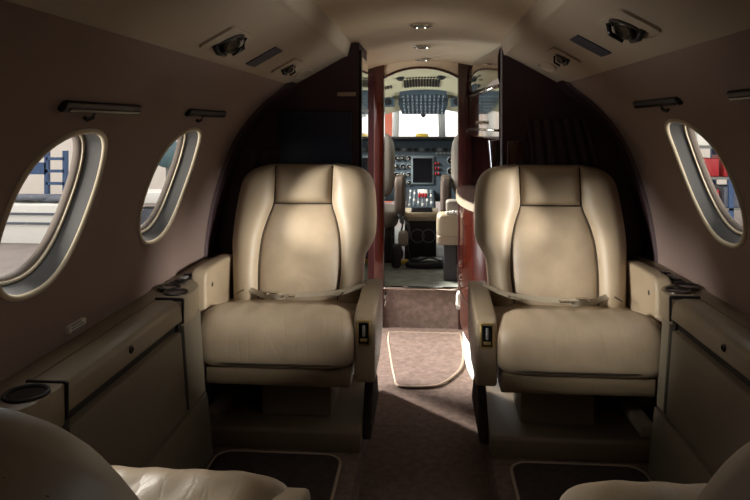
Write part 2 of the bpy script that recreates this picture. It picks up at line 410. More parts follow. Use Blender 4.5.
# ------------------------------------------------------------------ side consoles
def console(side, sx, dy, zt):
    t0 = thing('side_console', (sx*.70, 1.4+dy, .09), 'beige padded console with lift lid and cup holders along %s wall' % side, 'side console', 'side consoles')
    y0, y1 = 1.115+dy, 1.675+dy
    X = lambda p, q, t: (sx*p, t, q)
    ze = zt-.575
    # ledge along the wall
    MB().prism([(.716,zt-.02),(.716,zt),(.766,zt),(.766,zt-.10),(.73,zt-.10)], X, .55, 2.31).build('ledge', 'console', t0, smooth='auto')
    # lid with rounded inboard edge
    lid = MB().prism([(.712,zt-.06),(.712,zt+.002),(.668,zt+.002),(.652,zt-.003),(.643,zt-.014),(.638,zt-.05),(.645,zt-.056),(.69,zt-.058)], X, y0+.003, y1-.003).build('lid', 'console', t0, bevel=.0025, seg=2)
    MB().disc((sx*.641, 1.376+dy, zt-.026), (-sx,0,0), [(.009,-.003),(.009,.003),(.006,.004),(.005,.001)], 16).build('latch', 'gunmetal', lid, smooth='auto')
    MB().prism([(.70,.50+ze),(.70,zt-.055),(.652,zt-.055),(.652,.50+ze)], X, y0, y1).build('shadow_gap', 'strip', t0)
    # sloping front panel, kick panel, end strips
    MB().prism([(.638,.494+ze),(.622,.285),(.64,.285),(.66,.503+ze)], X, y0+.012, y1-.012).build('front_panel', 'panel', t0, bevel=.003, seg=2)
    MB().prism([(.618,.279),(.600,.10),(.64,.10),(.65,.279)], X, .985, 1.81).build('kick_panel', 'panel', t0, bevel=.002, seg=2)
    for ye in (y0, y1):
        MB().prism([(.646,zt-.045),(.626,.285),(.66,.285),(.69,zt-.045)], X, ye-.018, ye+.018).build('end_strip', 'strip', t0)
    MB().prism([(.640,.515+ze),(.624,.285),(.66,.285),(.70,.515+ze)], X, y1+.011, 1.81).build('end_panel', 'panel', t0, smooth='auto')
    MB().prism([(.640,.515+ze),(.624,.285),(.66,.285),(.70,.515+ze)], X, 1.03, y0-.011).build('end_panel', 'panel', t0, smooth='auto')
    # cup holder blocks at both ends
    for far in (1, 0):
        fl = 1.893-y1 if far else y0-.968; k = fl/.25
        ya, yb = (y1, y1+fl) if far else (y0-fl, y0)
        w = lambda t: t if far else (ya+yb-t)
        pl = [(.712, ya), (.640, ya), (.638, ya+.10*k), (.645, ya+.16*k), (.660, ya+.205*k), (.690, yb), (.712, yb)]
        pl = [(p, w(q)) for p, q in pl]
        blk = MB().prism(pl, lambda p, q, t: (sx*p, q, t), zt-.07, zt+.005).build('cup_block', 'console', t0, bevel=.005, seg=2)
        ye = ya if far else yb; s_ = 1 if far else -1
        MB().prism([(.714,zt+.001),(.714,zt+.007),(.641,zt+.007),(.636,zt+.004),(.636,zt-.06),(.640,zt-.06),(.642,zt-.002)], X, ye-.001, ye+.004).build('edge_trim', 'strip', blk, smooth='auto')
        cups = [(.680, ye+s_*.060, .033), (.722, ye+s_*.112, .032)] if far else [(.679, ye+s_*.054, .036)]
        for cx, cy, r in cups:
            c = (sx*cx, cy, zt+.0055)
            MB().disc(c, (0,0,1), [(r*.80,.0005),(r*.86,.001)], 28).build('cup_well', 'blackgloss', blk, smooth='auto')
            MB().rings([[(c[0]+r*k*math.cos(2*PI*q/28), c[1]+r*k*math.sin(2*PI*q/28), c[2]+h) for q in range(28)] for k, h in ((1.05,-.002),(1.04,.003),(.96,.005),(.86,.002),(.84,-.02))]).build('cup_ring', 'gunmetal' if far else 'strip', blk, smooth=True)
        if far:
            sp = MB().box(*sorted((sx*.700, sx*.742)), ye+.165, ye+.285, zt+.001, zt+.007).build('switch_plate', 'black', t0, bevel=.002, seg=2)
            for k in range(3):
                MB().sup((sx*.721, ye+.187+k*.038, zt+.008), (.013,.013,.004), 4, 4).build('switch', 'grey' if k == 1 else 'blackgloss', sp, smooth=True)
console('left', -1, 0, .575)
console('right', 1, .075, .587)
pl = MB().box(-.769, -.757, 1.335, 1.405, .592, .609).build('wall_placard', 'white', bevel=.002, seg=1)
tag(pl, 'small white placard on the left wall above the console ledge', 'placard')
for k in range(3): MB().box(-.7568, -.7562, 1.342, 1.402-.01*k, .594+.006*k, .597+.006*k).build('text_line', 'grey', pl)

# ------------------------------------------------------------------ cabin seats
def seat(sx, Y0, d, recl, label, adz=0, bdx=0):
    """sx: side, Y0: front of cushion, d: +1 when the back is towards the nose"""
    YY = lambda v: Y0+d*v
    t0 = thing('cabin_seat', (sx*.42, YY(.2), .09), label, 'seat', 'beige leather cabin seats')
    zk = recl.get('zk', 1); v0, v1 = recl['v0'], recl['v1']
    def vz(z): return v0+(v1-v0)*(z-.46)/.445
    def P(a, z, off):                              # off: towards the sitter
        zz = .46+(z-.46)*zk
        return (sx*(a+bdx), YY(vz(z)-off), zz)
    aisle = catmull([(.44,.212),(.50,.210),(.555,.207),(.59,.203),(.612,.196),(.635,.180),(.66,.170),(.70,.167),(.76,.168),(.82,.174),(.855,.185),(.88,.206),(.897,.245),(.905,.313)], 6)
    outer = catmull([(.44,.640),(.50,.644),(.555,.648),(.59,.651),(.612,.653),(.635,.655),(.66,.655),(.70,.653),(.76,.647),(.82,.638),(.855,.628),(.88,.606),(.897,.568),(.905,.509)], 6)
    cl = catmull([(.44,.288),(.50,.282),(.58,.276),(.66,.281),(.72,.294),(.775,.313),(.84,.314),(.905,.313)], 6)
    cr = catmull([(.44,.545),(.50,.550),(.58,.552),(.66,.546),(.72,.530),(.775,.510),(.84,.508),(.905,.509)], 6)
    fa, fo, fl, fr2 = (lambda z: lerp(aisle, z)), (lambda z: lerp(outer, z)), (lambda z: lerp(cl, z)), (lambda z: lerp(cr, z))
    def strip(name, L, R, z0, z1, bulge, p, n=16, m=34, back=-.03, mat_='leather', roll=None, zp=8):
        mb = MB(); rings = []
        def e(s_, q): return max(0, 1-abs(2*s_-1)**q)
        grid = []
        for j in range(m+1):
            tz = j/m; tz = .5-.5*math.cos(PI*tz) if m > 10 else tz
            z = z0+(z1-z0)*tz; row = []
            for i in range(n+1):
                s_ = .5-.5*math.cos(PI*i/n)
                a = L(z)+(R(z)-L(z))*s_
                off = bulge*(e(s_, p)*e(tz, zp))**.6
                if roll: off += roll(s_)
                row.append(P(a, z, off))
            grid.append(row)
        rim_f = [(i, 0) for i in range(n+1)]+[(n, j) for j in range(1, m+1)]+[(i, m) for i in range(n-1, -1, -1)]+[(0, j) for j in range(m-1, 0, -1)]
        for row in grid: mb.v += row
        for j in range(m):
            for i in range(n):
                a = j*(n+1)+i; mb.f.append((a, a+1, a+n+2, a+n+1))
        k0 = len(mb.v)
        for i, j in rim_f:
            p_ = grid[j][i]; mb.v.append((p_[0], p_[1]+d*(-back), p_[2]))
        K = len(rim_f)
        for q in range(K):
            i, j = rim_f[q]; i2, j2 = rim_f[(q+1) % K]
            mb.f.append((j*(n+1)+i, k0+q, k0+(q+1) % K, j2*(n+1)+i2))
        return mb.build(name, mat_, t0, smooth=True)
    strip('bolster', fa, fl, .44, .905, .040, 2.4, back=-.05, roll=lambda s_: -.030*(1-s_)**3)
    strip('bolster', fr2, fo, .44, .905, .040, 2.4, back=-.05, roll=lambda s_: -.030*s_**3)
    strip('headrest', fl, fr2, .776, .905, .034, 6, zp=5, n=22, m=18)
    strip('back_cushion', fl, fr2, .45, .774, .030, 3.0, zp=4, n=22, m=26, mat_='leather_worn')
    # back shell
    mb = MB(); rr = []
    zs = [.30+.6*q/30 for q in range(31)]+[.905]
    for off, sh in ((-.02,.004),(-.06,.0),(-.085,.012),(-.095,.04)):
        ring = [P(fa(max(z,.44))+sh, z-(sh if z > .85 else 0), off) for z in zs]+[P(fo(max(z,.44))-sh, z-(sh if z > .85 else 0), off) for z in reversed(zs)]
        rr.append(ring)
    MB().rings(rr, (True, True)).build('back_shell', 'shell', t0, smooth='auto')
    # seams
    def line(pts, name='seam'): return MB().tube(pts, .0022, 6).build(name, 'seam', t0, smooth=True)
    zz = [.46+.44*q/40 for q in range(41)]
    line([P(fl(z), z, .006) for z in zz]); line([P(fr2(z), z, .006) for z in zz])
    line([P(fl(.775)+(fr2(.775)-fl(.775))*q/12, .775, .006) for q in range(13)])
    # cushion: crowned front, dipping to the back, softened corners
    mb = MB().sup((0,0,0), (1,1,1), 5.5, 28); nv = []
    for x, y, z in mb.v:
        r5 = (abs(x)**5.5+abs(y)**5.5)**(1/5.5); r9 = (abs(x)**10+abs(y)**10)**.1; fq = r5/r9 if r9 > 1e-6 else 1; x *= fq; y *= fq
        a = .4345+.2355*x; v = .160+.19*y; zc_ = .4175+.0865*z
        k = (1-abs(x)**4)
        if z > 0: zc_ += z*(.010*k*math.exp(-((v-.02)/.07)**2)) - max(0, z)*(.036*min(1, max(0, (v-.02)/.15))**1.2 - .010*abs(x)**3)
        zc_ += .0022*math.sin(a*95+2*math.sin(v*40))*max(0, z)*k*math.exp(-((v-.03)/.06)**2)
        zc_ -= max(0, z)*.022*abs(x)**6; v += .040*max(0, z)**2*max(0, -y)
        nv.append((sx*a, YY(v), zc_))
    mb.v = nv; mb.build('seat_cushion', 'leather_cushion', t0, smooth=True)
    line([(sx*(.427+.222*(q/12-.5)*1.93), YY(-.0275+.03*abs(q/6-1)**8), .358) for q in range(13)])
    for ed in (-1, 1):
        line([(sx*(.427+ed*.165), YY(.16+.13*q/6), .512-.012*q/6-.004) for q in range(7)])
    # skirt below the cushion
    MB().prism([(.016,.280),(.006,.296),(.002,.332),(.006,.345),(.30,.35),(.30,.284)], lambda p, q, t: (sx*t, YY(p), q), .214, .640).build('seat_skirt', 'skirt', t0, bevel=.006)
    # aisle armrest with brass framed latch
    arm = MB().prism([(.004,.300),(-.002,.40),(0,.480+adz),(.012,.495+adz),(.05,.504+adz),(.24,.522+adz),(.33,.524+adz),(.345,.51+adz),(.345,.35),(.20,.30)], lambda p, q, t: (sx*t, YY(p), q), .143+bdx, .203+bdx).build('aisle_armrest', 'leather', t0, bevel=.009)
    MB().box(*sorted((sx*(.155+bdx), sx*(.193+bdx))), *sorted((YY(-.006), YY(.004))), .412+adz, .482+adz).build('latch_frame', 'brass', arm, bevel=.0015, seg=1)
    MB().box(*sorted((sx*(.160+bdx), sx*(.188+bdx))), *sorted((YY(-.0075), YY(.0))), .418+adz, .476+adz).build('latch_recess', 'blackgloss', arm)
    MB().box(*sorted((sx*(.170+bdx), sx*(.178+bdx))), *sorted((YY(-.013), YY(-.004))), .438+adz, .470+adz).build('latch_lever', 'grey', arm, bevel=.002, seg=1)
    MB().box(*sorted((sx*(.164+bdx), sx*(.184+bdx))), *sorted((YY(-.011), YY(-.004))), .423+adz, .432+adz).build('latch_button', 'brass', arm, bevel=.001, seg=1)
    # wall side armrest
    w = MB().prism([(.055,.33),(.048,.40),(.048,.575),(.056,.596),(.075,.606),(.20,.604),(.34,.598),(.36,.58),(.36,.33)], lambda p, q, t: (sx*t, YY(p), q), .652, .702).build('wall_armrest', 'leather', t0, bevel=.010)
    MB().disc((sx*.6525, YY(.105), .550), (-sx,0,0), [(.0075,-.003),(.0075,.001),(.005,.0015)], 14).build('recline_button', 'black', w, smooth='auto')
    # pedestal and plinth
    MB().prism([(.115,.15),(.115,.25),(.10,.29),(.34,.29),(.34,.15)], lambda p, q, t: (sx*t, YY(p), q), .285, .500).build('pedestal', 'plinth', t0, bevel=.006)
    pl_ = MB().prism([(.025,.09),(.025,.142),(.032,.150),(.44,.150),(.44,.09)], lambda p, q, t: (sx*t, YY(p), q), .187, .660).build('plinth', 'plinth', t0, bevel=.004)
    MB().box(*sorted((sx*.612, sx*.655)), *sorted((YY(.045), YY(.42))), .150, .185).build('track_cover', 'plinth', pl_, bevel=.006)
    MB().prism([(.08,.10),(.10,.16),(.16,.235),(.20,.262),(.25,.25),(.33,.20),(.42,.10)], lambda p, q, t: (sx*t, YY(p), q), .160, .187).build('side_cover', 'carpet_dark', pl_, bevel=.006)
    # seat belts
    def ribbon(pts, wv, name='belt'):
        mb = MB(); rs = []
        for p in pts:
            rs.append([V(p, mul(wv, -1)), V(p, V(mul(wv, -1), (0,0,.004))), V(p, V(wv, (0,0,.004))), V(p, wv)])
        mb.rings(rs, (True, True)); return mb.build(name, 'belt', t0, smooth='auto')
    B = lambda a, v, z: (sx*a, YY(v), z-.006)
    p1 = catmull([B(.186,.25,.527), B(.215,.235,.522), B(.27,.222,.507), B(.36,.215,.499), B(.44,.21,.4965), B(.475,.205,.496)], 5)
    wide = (0, .005, .006) if d > 0 else (0, -.005, .006)
    b1 = ribbon(p1, wide)
    MB().sup(B(.487,.205,.503), (.020,.016,.008), 5, 6).build('buckle', 'chrome', b1, smooth=True)
    p2 = catmull([B(.625,.27,.515), B(.60,.25,.512), B(.56,.235,.503), B(.52,.205,.498), B(.47,.165,.5025), B(.44,.155,.5045)], 5)
    b2 = ribbon(p2, wide)
    MB().box(*sorted((sx*.405, sx*.436)), *sorted((YY(.143), YY(.165))), .5035, .509).build('belt_tongue', 'chrome', b2, bevel=.002, seg=1)
    return t0
up_ = dict(v0=.262, v1=.352)
seat(-1, 1.85, 1, up_, 'left of the two facing beige leather seats, against the partition with the navy screen')
seat(1, 1.85, 1, up_, 'right of the two facing beige leather seats, in front of the pleated burgundy panel')
rc = dict(v0=.30, v1=.615, zk=.90)
seat(-1, 1.012, -1, rc, 'near left beige seat seen from behind, its dark back at the bottom left corner', -.018, .035)
seat(1, 1.03, -1, dict(v0=.31, v1=.60, zk=.91), 'near right beige seat seen from behind, its dark back at the bottom right corner', -.06, .02)

# carpet mats
def mat_obj(pl, z, h, m, label, name, zf=None, parts=True, lift=None):
    lf = lift or (lambda x, y: 0)
    mb = MB(); mb.rings([[(x, y, z+lf(x, y)) for x, y in pl], [(x, y, z+h+lf(x, y)) for x, y in pl]], (True, True))
    o = tag(mb.build(name, m), label, 'mat')
    MB().tube([(x, y, z+h*.7+lf(x, y)) for x, y in pl], .005, 8, closed=True).build('edge_piping', 'piping', o, smooth=True)
    return o
def rrect(x0, x1, y0, y1, r, n=6):
    out = []
    for cx, cy, a0 in ((x1-r, y1-r, 0), (x0+r, y1-r, 1), (x0+r, y0+r, 2), (x1-r, y0+r, 3)):
        for k in range(n+1):
            a = PI/2*(a0+k/n); out.append((cx+r*math.cos(a), cy+r*math.sin(a)))
    return out
for side, sx in (('left', -1), ('right', 1)):
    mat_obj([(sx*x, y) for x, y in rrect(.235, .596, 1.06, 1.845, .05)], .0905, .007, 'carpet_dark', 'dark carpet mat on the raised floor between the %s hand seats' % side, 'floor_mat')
aisle_pl = catmull([(-.178,3.235),(-.175,3.12),(-.158,2.95),(-.137,2.76),(-.121,2.64),(-.112,2.585),(-.085,2.566),(.0,2.572),(.055,2.595),(.10,2.66),(.145,2.76),(.165,2.86),(.172,3.0),(.174,3.235)], 5)
mat_obj(aisle_pl, .0015, .009, 'carpet', 'worn brown aisle mat in front of the cockpit step', 'floor_mat')

# ------------------------------------------------------------------ partitions behind the far seats
def arcpoly(x_in, ztop, sh=0):
    pts = [(x, z) for x, z in PROF if z > .08 and z <= ztop and x >= x_in]
    return [(x_in, .09)]+[(x_in, ztop)]+pts+[(pts[-1][0], .09)]
struct(MB().prism(arcpoly(.235, 1.335), lambda p, q, t: (-p, t, q), 2.32, 2.62).build('wall_left_partition', 'partition'))
struct(MB().prism(arcpoly(.272, 1.32), lambda p, q, t: (p, t, q), 2.32, 2.38).build('wall_right_partition', 'partition'))
# wooden arch lining where the cabin wall meets the partition
for side, sx in (('left', -1), ('right', 1)):
    pp = [(x, z) for x, z in PROF if 1.2 >= z > .55]
    rg = []
    for i, (x, z) in enumerate(pp):
        rg.append([(sx*(x-.001), 2.21, z-.001), (sx*(x-.010), 2.218, z-.006), (sx*(x-.014), 2.318, z-.009), (sx*(x-.001), 2.318, z-.001)])
    struct(MB().rings(rg, (True, True)).build('trim_%d' % (1 if sx < 0 else 2), 'partition', smooth='auto'))
sc_ = MB().box(-.522, -.262, 2.300, 2.319, .76, 1.087).build('partition_screen', 'navy', bevel=.004, seg=2)
tag(sc_, 'dark navy rectangular panel on the partition behind the left seat', 'panel')
hd = MB().box(-.314, -.246, 2.306, 2.319, 1.143, 1.158).build('partition_pull', 'piping', bevel=.003, seg=2)
tag(hd, 'small beige pull strip above the navy panel', 'handle')
def pleats(x0, x1, z0, z1, n, y, name, label, lean=.10, ztop=None):
    mb = MB(); rg = []
    N = n*10; R = 26
    for j in range(R+1):
        t = j/R; row = []; row2 = []
        for i in range(N+1):
            s_ = i/N
            z = z0+((ztop(x0+(x1-x0)*s_) if ztop else z1)-z0)*t
            x = x0+(x1-x0)*s_-lean*t*t*(.3+.7*s_)
            amp = .016*(1-.75*t)
            yy = y-.004-amp*(.5+.5*math.sin(s_*n*2*PI+.8*math.sin(3*t+i*.3*0)))
            row.append((x, yy, z)); row2.append((x, y, z))
        rg.append(row+row2[::-1])
    mb.rings(rg, (True, True)); return tag(mb.build(name, 'burgundy', smooth='auto'), label, 'curtain', 'pleated curtains')
pleats(.385, .655, .45, 1.06, 6, 2.316, 'pleated_curtain', 'burgundy pleated leather curtain behind the right seat', lean=.10)
pleats(-.655, -.545, .45, .95, 3, 2.316, 'pleated_curtain', 'narrow burgundy pleated curtain left of the navy panel', lean=-.04)
# wooden end of the galley, showing beside the right headrest
w_ = MB().box(.286, .342, 2.296, 2.319, .12, .985).build('galley_end_panel', 'lacquer', bevel=.004, seg=2)
tag(w_, 'red lacquered wooden panel beside the right seat headrest', 'panel')

# left closet mirror strip facing the aisle
mr = thing('closet_mirror', (-.233, 2.4, .6), 'narrow tall mirror strip on the aisle side of the left partition', 'mirror')
MB().box(-.2345, -.230, 2.345, 2.618, .40, 1.29).build('mirror_pane', 'mirror', mr)
MB().box(-.236, -.226, 2.318, 2.345, .10, 1.31).build('frame', 'blackgloss', mr, bevel=.002, seg=1)
MB().box(-.236, -.228, 2.345, 2.618, 1.09, 1.105).build('shelf_edge', 'chrome', mr)

# ------------------------------------------------------------------ cockpit bulkhead with arched doorway
def arch_top(x): return 1.281+.051*max(0, 1-(abs(x+.021)/.19)**2.2)
pl = []
N = 24
lx, rx = -.211, .169
top = [(lx+(rx-lx)*q/N, arch_top(lx+(rx-lx)*q/N)) for q in range(N+1)]
mb = MB()
for a, b in zip(top, top[1:]):
    n = len(mb.v)
    for y in (3.34, 3.40): mb.v += [(a[0], y, a[1]), (b[0], y, b[1]), (b[0], y, 1.48), (a[0], y, 1.48)]
    mb.f += [(n, n+1, n+2, n+3), (n+4, n+7, n+6, n+5), (n, n+4, n+5, n+1)]
struct(mb.build('wall_front_header', 'vault'))
mb = MB().tube([(x, 3.338, z+.003) for x, z in top], .006, 8); struct(mb.build('trim_3', 'darkwood', smooth=True))
struct(MB().box(-.95, -.258, 3.34, 3.40, -.05, 1.48).build('wall_front_left', 'darkwood'))
struct(MB().box(.232, .95, 3.34, 3.40, -.05, 1.48).build('wall_front_right', 'darkwood'))
struct(MB().box(-.262, -.210, 3.325, 3.41, .0, 1.47).build('trim_4', 'lacquer', bevel=.004, seg=2))
struct(MB().box(.168, .238, 3.325, 3.41, .0, 1.47).build('trim_5', 'darkwood', bevel=.004, seg=2))
st = struct(MB().box(-.21, .168, 3.34, 3.46, 0, .200).build('step_riser', 'carpet'))
struct(MB().box(-.21, .168, 3.325, 3.36, .198, .209).build('trim_6', 'chrome', bevel=.003, seg=2))
struct(MB().box(-.62, .62, 3.36, 5.3, .10, .203).build('floor_cockpit', 'worn'))
h_ = MB().tube([(-.200,3.345,.120),(-.200,3.30,.125),(-.200,3.30,.170),(-.200,3.345,.175)], .006, 8).build('grab_handle', 'chrome', smooth=True)
tag(h_, 'small chrome grab handle at the left end of the cockpit step', 'handle')
h2 = MB().tube([(.172,3.28,.20),(.165,3.255,.19),(.163,3.255,.15),(.168,3.28,.125)], .012, 8).build('door_stop', 'white', smooth=True)
tag(h2, 'small white fitting at the right end of the cockpit step', 'fitting')

# ------------------------------------------------------------------ galley on the right
gy = thing('galley_cabinet', (.30, 2.85, 0), 'red lacquered galley with mirrored upper cabinet and curved counter right of aisle', 'cabinet')
def GX(y): return .272-.048*(y-2.38)/.94
# upper mirror cabinet, sits obliquely along the aisle
def gp(z0, z1, off, y0=2.385, y1=3.32, dep=.20):
    mb = MB()
    pts = [(GX(y0)+off, y0), (GX(y1)+off, y1), (GX(y1)+off+dep, y1), (GX(y0)+off+dep, y0)]
    return mb.prism(pts, lambda p, q, t: (p, q, t), z0, z1)
gp(.985, 1.335, .006).build('upper_cabinet', 'darkwood', gy, smooth='auto')
# convex smoked valance band at the top
mb = MB(); rg = []
for j in range(13):
    y = 2.40+.90*j/12; b = .030*math.sin(PI*j/12)
    rg.append([(GX(y)-b, y, 1.19), (GX(y)-b-.006, y, 1.215), (GX(y)-b-.006, y, 1.29), (GX(y)-b, y, 1.32), (GX(y)+.02, y, 1.32), (GX(y)+.02, y, 1.19)])
mb.rings(rg, (True, True)); mb.build('valance', 'smoke_mirror', gy, smooth='auto')
for j in range(2):
    y0 = 2.40+.455*j; y1 = y0+.445
    dr = MB().prism([(GX(y0)-.002, y0), (GX(y1)-.002, y1), (GX(y1)+.006, y1), (GX(y0)+.006, y0)], lambda p, q, t: (p, q, t), .990, 1.185).build('mirror_door', 'mirror', gy)
    MB().disc((GX(y0+.40*(1-j)+.03)-.004, y0+(.40 if j == 0 else .04), 1.05), (-1,0,0), [(.010,0),(.006,.010),(.009,.018)], 14).build('knob', 'chrome', dr, smooth='auto')
for z in (1.182, 1.02):
    MB().tube([(GX(2.40)-.006, 2.40, z), (GX(3.30)-.006, 3.30, z)], .005, 8).build('rail', 'chrome', gy, smooth=True)
# niche back and lower body
gp(.75, .985, .10, dep=.11).build('niche_back', 'darkwood', gy)
MB().box(.30, .48, 2.385, 2.41, .75, .985).build('niche_end', 'darkwood', gy)
body = catmull([(.285,2.40),(.236,2.48),(.196,2.60),(.170,2.75),(.160,2.90),(.162,3.05),(.175,3.20),(.205,3.32)], 6)
def gb(off, y1=3.32): return [(x+off, y) for x, y in body]+[(.48, 3.32), (.48, 2.40)]
MB().prism(gb(0), lambda p, q, t: (p, q, t), .15, .70).build('curved_front', 'lacquer', gy, smooth='auto')
MB().prism(gb(.014), lambda p, q, t: (p, q, t), .0, .15).build('kick_board', 'white', gy, smooth='auto')
MB().prism(gb(-.018), lambda p, q, t: (p, q, t), .70, .73).build('counter_edge', 'console', gy, smooth='auto')
MB().prism(gb(-.014), lambda p, q, t: (p, q, t), .73, .735).build('counter_top', 'counter', gy, smooth='auto')
MB().tube([(x-.003, y, .30) for x, y in body[8:30]], .004, 8).build('inlay_line', 'chrome', gy, smooth=True)
for y, z in ((2.93,.42),(2.93,.36)):
    MB().disc((.158, y, z), (-1,0,0), [(.014,-.004),(.014,.004),(.008,.007)], 16).build('push_latch', 'chrome', gy, smooth='auto')
MB().disc((.262, 2.44, .735), (0,0,1), [(.030,0),(.027,.03),(.018,.08),(.020,.15),(.030,.248)], 20).build('turned_post', 'lacquer', gy, smooth='auto')
MB().box(.275, .30, 2.395, 2.41, .735, .982).build('pale_strip', 'offwhite', gy)  # off-white strip closing the gap beside the post
# ------------------------------------------------------------------ cockpit
for side, sx in (('left', -1), ('right', 1)):
    struct(MB().prism([(.62,.2),(.70,.6),(.66,.95),(.68,.95),(.72,.6),(.64,.2)], lambda p, q, t: (sx*p, t, q), 3.40, 5.2).build('wall_cockpit_'+side, 'cockpit'))
    struct(MB().prism([(.66,.94),(.60,1.15),(.42,1.30),(.44,1.33),(.63,1.17),(.68,.95)], lambda p, q, t: (sx*p, t, q), 3.40, 3.60).build('wall_cockpit_upper_'+side, 'cream'))
# cream overhead liner sloping down to the windscreen
OV = [(3.395,1.352),(3.8,1.360),(4.2,1.305),(4.45,1.245),(4.70,1.165),(4.74,1.16)]
def ovz(y): return lerp(OV, y)
rg = []
for y, z in OV:
    rg.append([(x, y, z-.5*abs(x)**2.0) for x in [-.5+q/20 for q in range(21)]])
mb = MB().rings(rg, closed=False)
rg2 = [[(x, y, z+.02) for x, y, z in r_] for r_ in rg]
mb.rings(rg2, closed=False); struct(mb.build('ceiling_cockpit', 'cream', smooth=True))
struct(MB().box(-.62, .62, 3.40, 4.74, 1.40, 1.42).build('roof_cockpit', 'cockpit'))
def ovp(x, y, h=.004):
    return (x, y, ovz(y)-.5*x*x-h)
op = thing('overhead_switch_panel', (-.012, 4.45, 1.2), 'dark grey switch panel on the cream cockpit ceiling', 'switch panel')
oc = [(-.168,4.32),(.142,4.32),(.158,4.52),(.140,4.74),(-.165,4.74),(-.185,4.52)]
def opz(y): return 1.253-.30*(y-4.32)
MB().prism(oc, lambda p, q, t: (p, q, opz(q)+t), -.008, .02).build('panel_face', 'panelgrey', op)
sw = None
for i in range(10):
    for j in range(6):
        x, y = -.145+.0295*i, 4.35+.068*j
        if sw is None:
            sw = MB().sup((x, y, opz(y)-.013), (.006,.008,.009), 4, 4).build('switch', 'bezel', op, smooth=True); p0 = (x, y, opz(y)); l0 = tuple(sw.location)
        else:
            c = sw.copy(); C.objects.link(c); c.parent = op; c.location = (l0[0]+x-p0[0], l0[1]+y-p0[1], l0[2]+opz(y)-p0[2])
MB().disc((-.012, 4.78, 1.12), (0,-.2,-1), [(.022,-.01),(.016,.015),(.005,.025)], 14).build('knob', 'black', op, smooth='auto')
vg = thing('ceiling_vent', (-.02, 4.05, 1.33), 'black vent slots in the cream cockpit ceiling above switch panel', 'vent')
mb = MB()
for i in range(13):
    x = -.128+.018*i
    mb.prism([(x-.005,4.04),(x+.005,4.04),(x+.005,4.25),(x-.005,4.25)], lambda p, q, t: (p, q, ovz(q)-.5*p*p+t), -.004, .006)
mb.build('slots', 'black', vg)
mb = MB()
for i in range(11):
    x = -.11+.0185*i
    mb.prism([(x-.004,3.98),(x+.004,3.98),(x+.004,4.015),(x-.004,4.015)], lambda p, q, t: (p, q, ovz(q)-.5*p*p+t), -.004, .006)
mb.build('upper_slots', 'black', vg)
vg2 = MB()
for i in range(5):
    x = -.295+.02*i
    vg2.prism([(x-.005,4.12),(x+.005,4.12),(x+.005,4.2),(x-.005,4.2)], lambda p, q, t: (p, q, ovz(q)-.5*p*p+t), -.006, .006)
tag(vg2.build('side_vent', 'black'), 'short row of vent slots at the left of the cockpit ceiling', 'vent')
for x, lab in ((-.15,'left small dark spotlight on the cockpit ceiling'),(.10,'right small dark spotlight on the cockpit ceiling')):
    z = ovz(3.95)-.5*x*x
    tag(MB().disc((x, 3.95, z), (0,-.3,-1), [(.026,-.012),(.026,.008),(.018,.016),(.012,.01)], 16).build('map_light', 'black', smooth='auto'), lab, 'light', 'cockpit map lights')
for x, lab in ((-.250,'dark speaker box left of the overhead switch panel'),(.215,'dark speaker box right of the overhead switch panel')):
    b_ = thing('speaker_box', (x, 4.41, 1.16), lab, 'speaker', 'cockpit speakers')
    MB().box(x-.042, x+.042, 4.38, 4.44, 1.163, 1.226).build('body', 'panelgrey', b_, bevel=.006, seg=2)
    MB().disc((x, 4.38, 1.195), (0,-1,0), [(.024,-.002),(.024,.003),(.016,.004)], 16).build('grille', 'black', b_, smooth='auto')

# windscreen: glass, posts and sill
ws = thing('windscreen_frame', (0, 5.0, .93), 'grey window posts framing the bright cockpit windscreen', 'window frame')
for x0, x1 in ((-.253,-.203),(.106,.158)):
    MB().prism([(x0,.93),(x1,.93),(x1-.01*(1 if x0 > 0 else -1),1.25),(x0-.01*(1 if x0 > 0 else -1),1.25)], lambda p, q, t: (p, t, q), 4.97, 5.02).build('post', 'grey', ws, bevel=.006, seg=2)
MB().box(-.62, .62, 4.95, 5.03, 1.17, 1.42).build('top_rail', 'cream', ws)
MB().box(-.62, .62, 4.95, 5.06, .60, .935).build('sill', 'cockpit', ws)
MB().box(-.60, .60, 5.022, 5.028, .93, 1.18).build('windscreen_pane', 'glass', ws)
# instrument panel
ip = thing('instrument_panel', (0, 4.6, .6), 'dark blue grey instrument panel with gauges and a central screen', 'instrument panel')
MB().box(-.60, .60, 4.60, 4.68, .50, .94).build('panel_face', 'panelgrey', ip, bevel=.006, seg=2)
MB().prism([(4.47,.945),(4.47,.958),(4.70,.958),(4.95,.94),(4.95,.92),(4.6,.93)], lambda p, q, t: (t, p, q), -.60, .60).build('glareshield', 'black', ip, smooth='auto')
sc2 = MB().box(-.098, .062, 4.588, 4.604, .622, .822).build('screen_frame', 'frame_grey', ip, bevel=.004, seg=2)
MB().box(-.085, .049, 4.584, 4.590, .637, .807).build('screen', 'blackgloss', sc2)
gz = None
def gauge(x, z, r):
    b_ = MB().disc((x, 4.60, z), (0,-1,0), [(r,-.002),(r,.010),(r*.86,.012),(r*.82,.005)], 18).build('gauge', 'bezel', ip, smooth='auto')
    MB().disc((x, 4.597, z), (0,-1,0), [(r*.83,0),(r*.8,.003)], 18).build('dial', 'gaugeface', b_)
    a = random.uniform(0, 2*PI)
    MB().tube([(x, 4.591, z), (x+r*.6*math.cos(a), 4.591, z+r*.6*math.sin(a))], .0022, 5).build('needle', 'white', b_)
for i in range(5):
    for j in range(4): gauge(-.285+.043*i, .805-.058*j, .019)
for i in range(4):
    for j in range(3): gauge(.18+.085*i, .79-.075*j, .028)
for i in range(4): gauge(-.49+.055*i, .80, .024); gauge(-.49+.055*i, .70, .024)
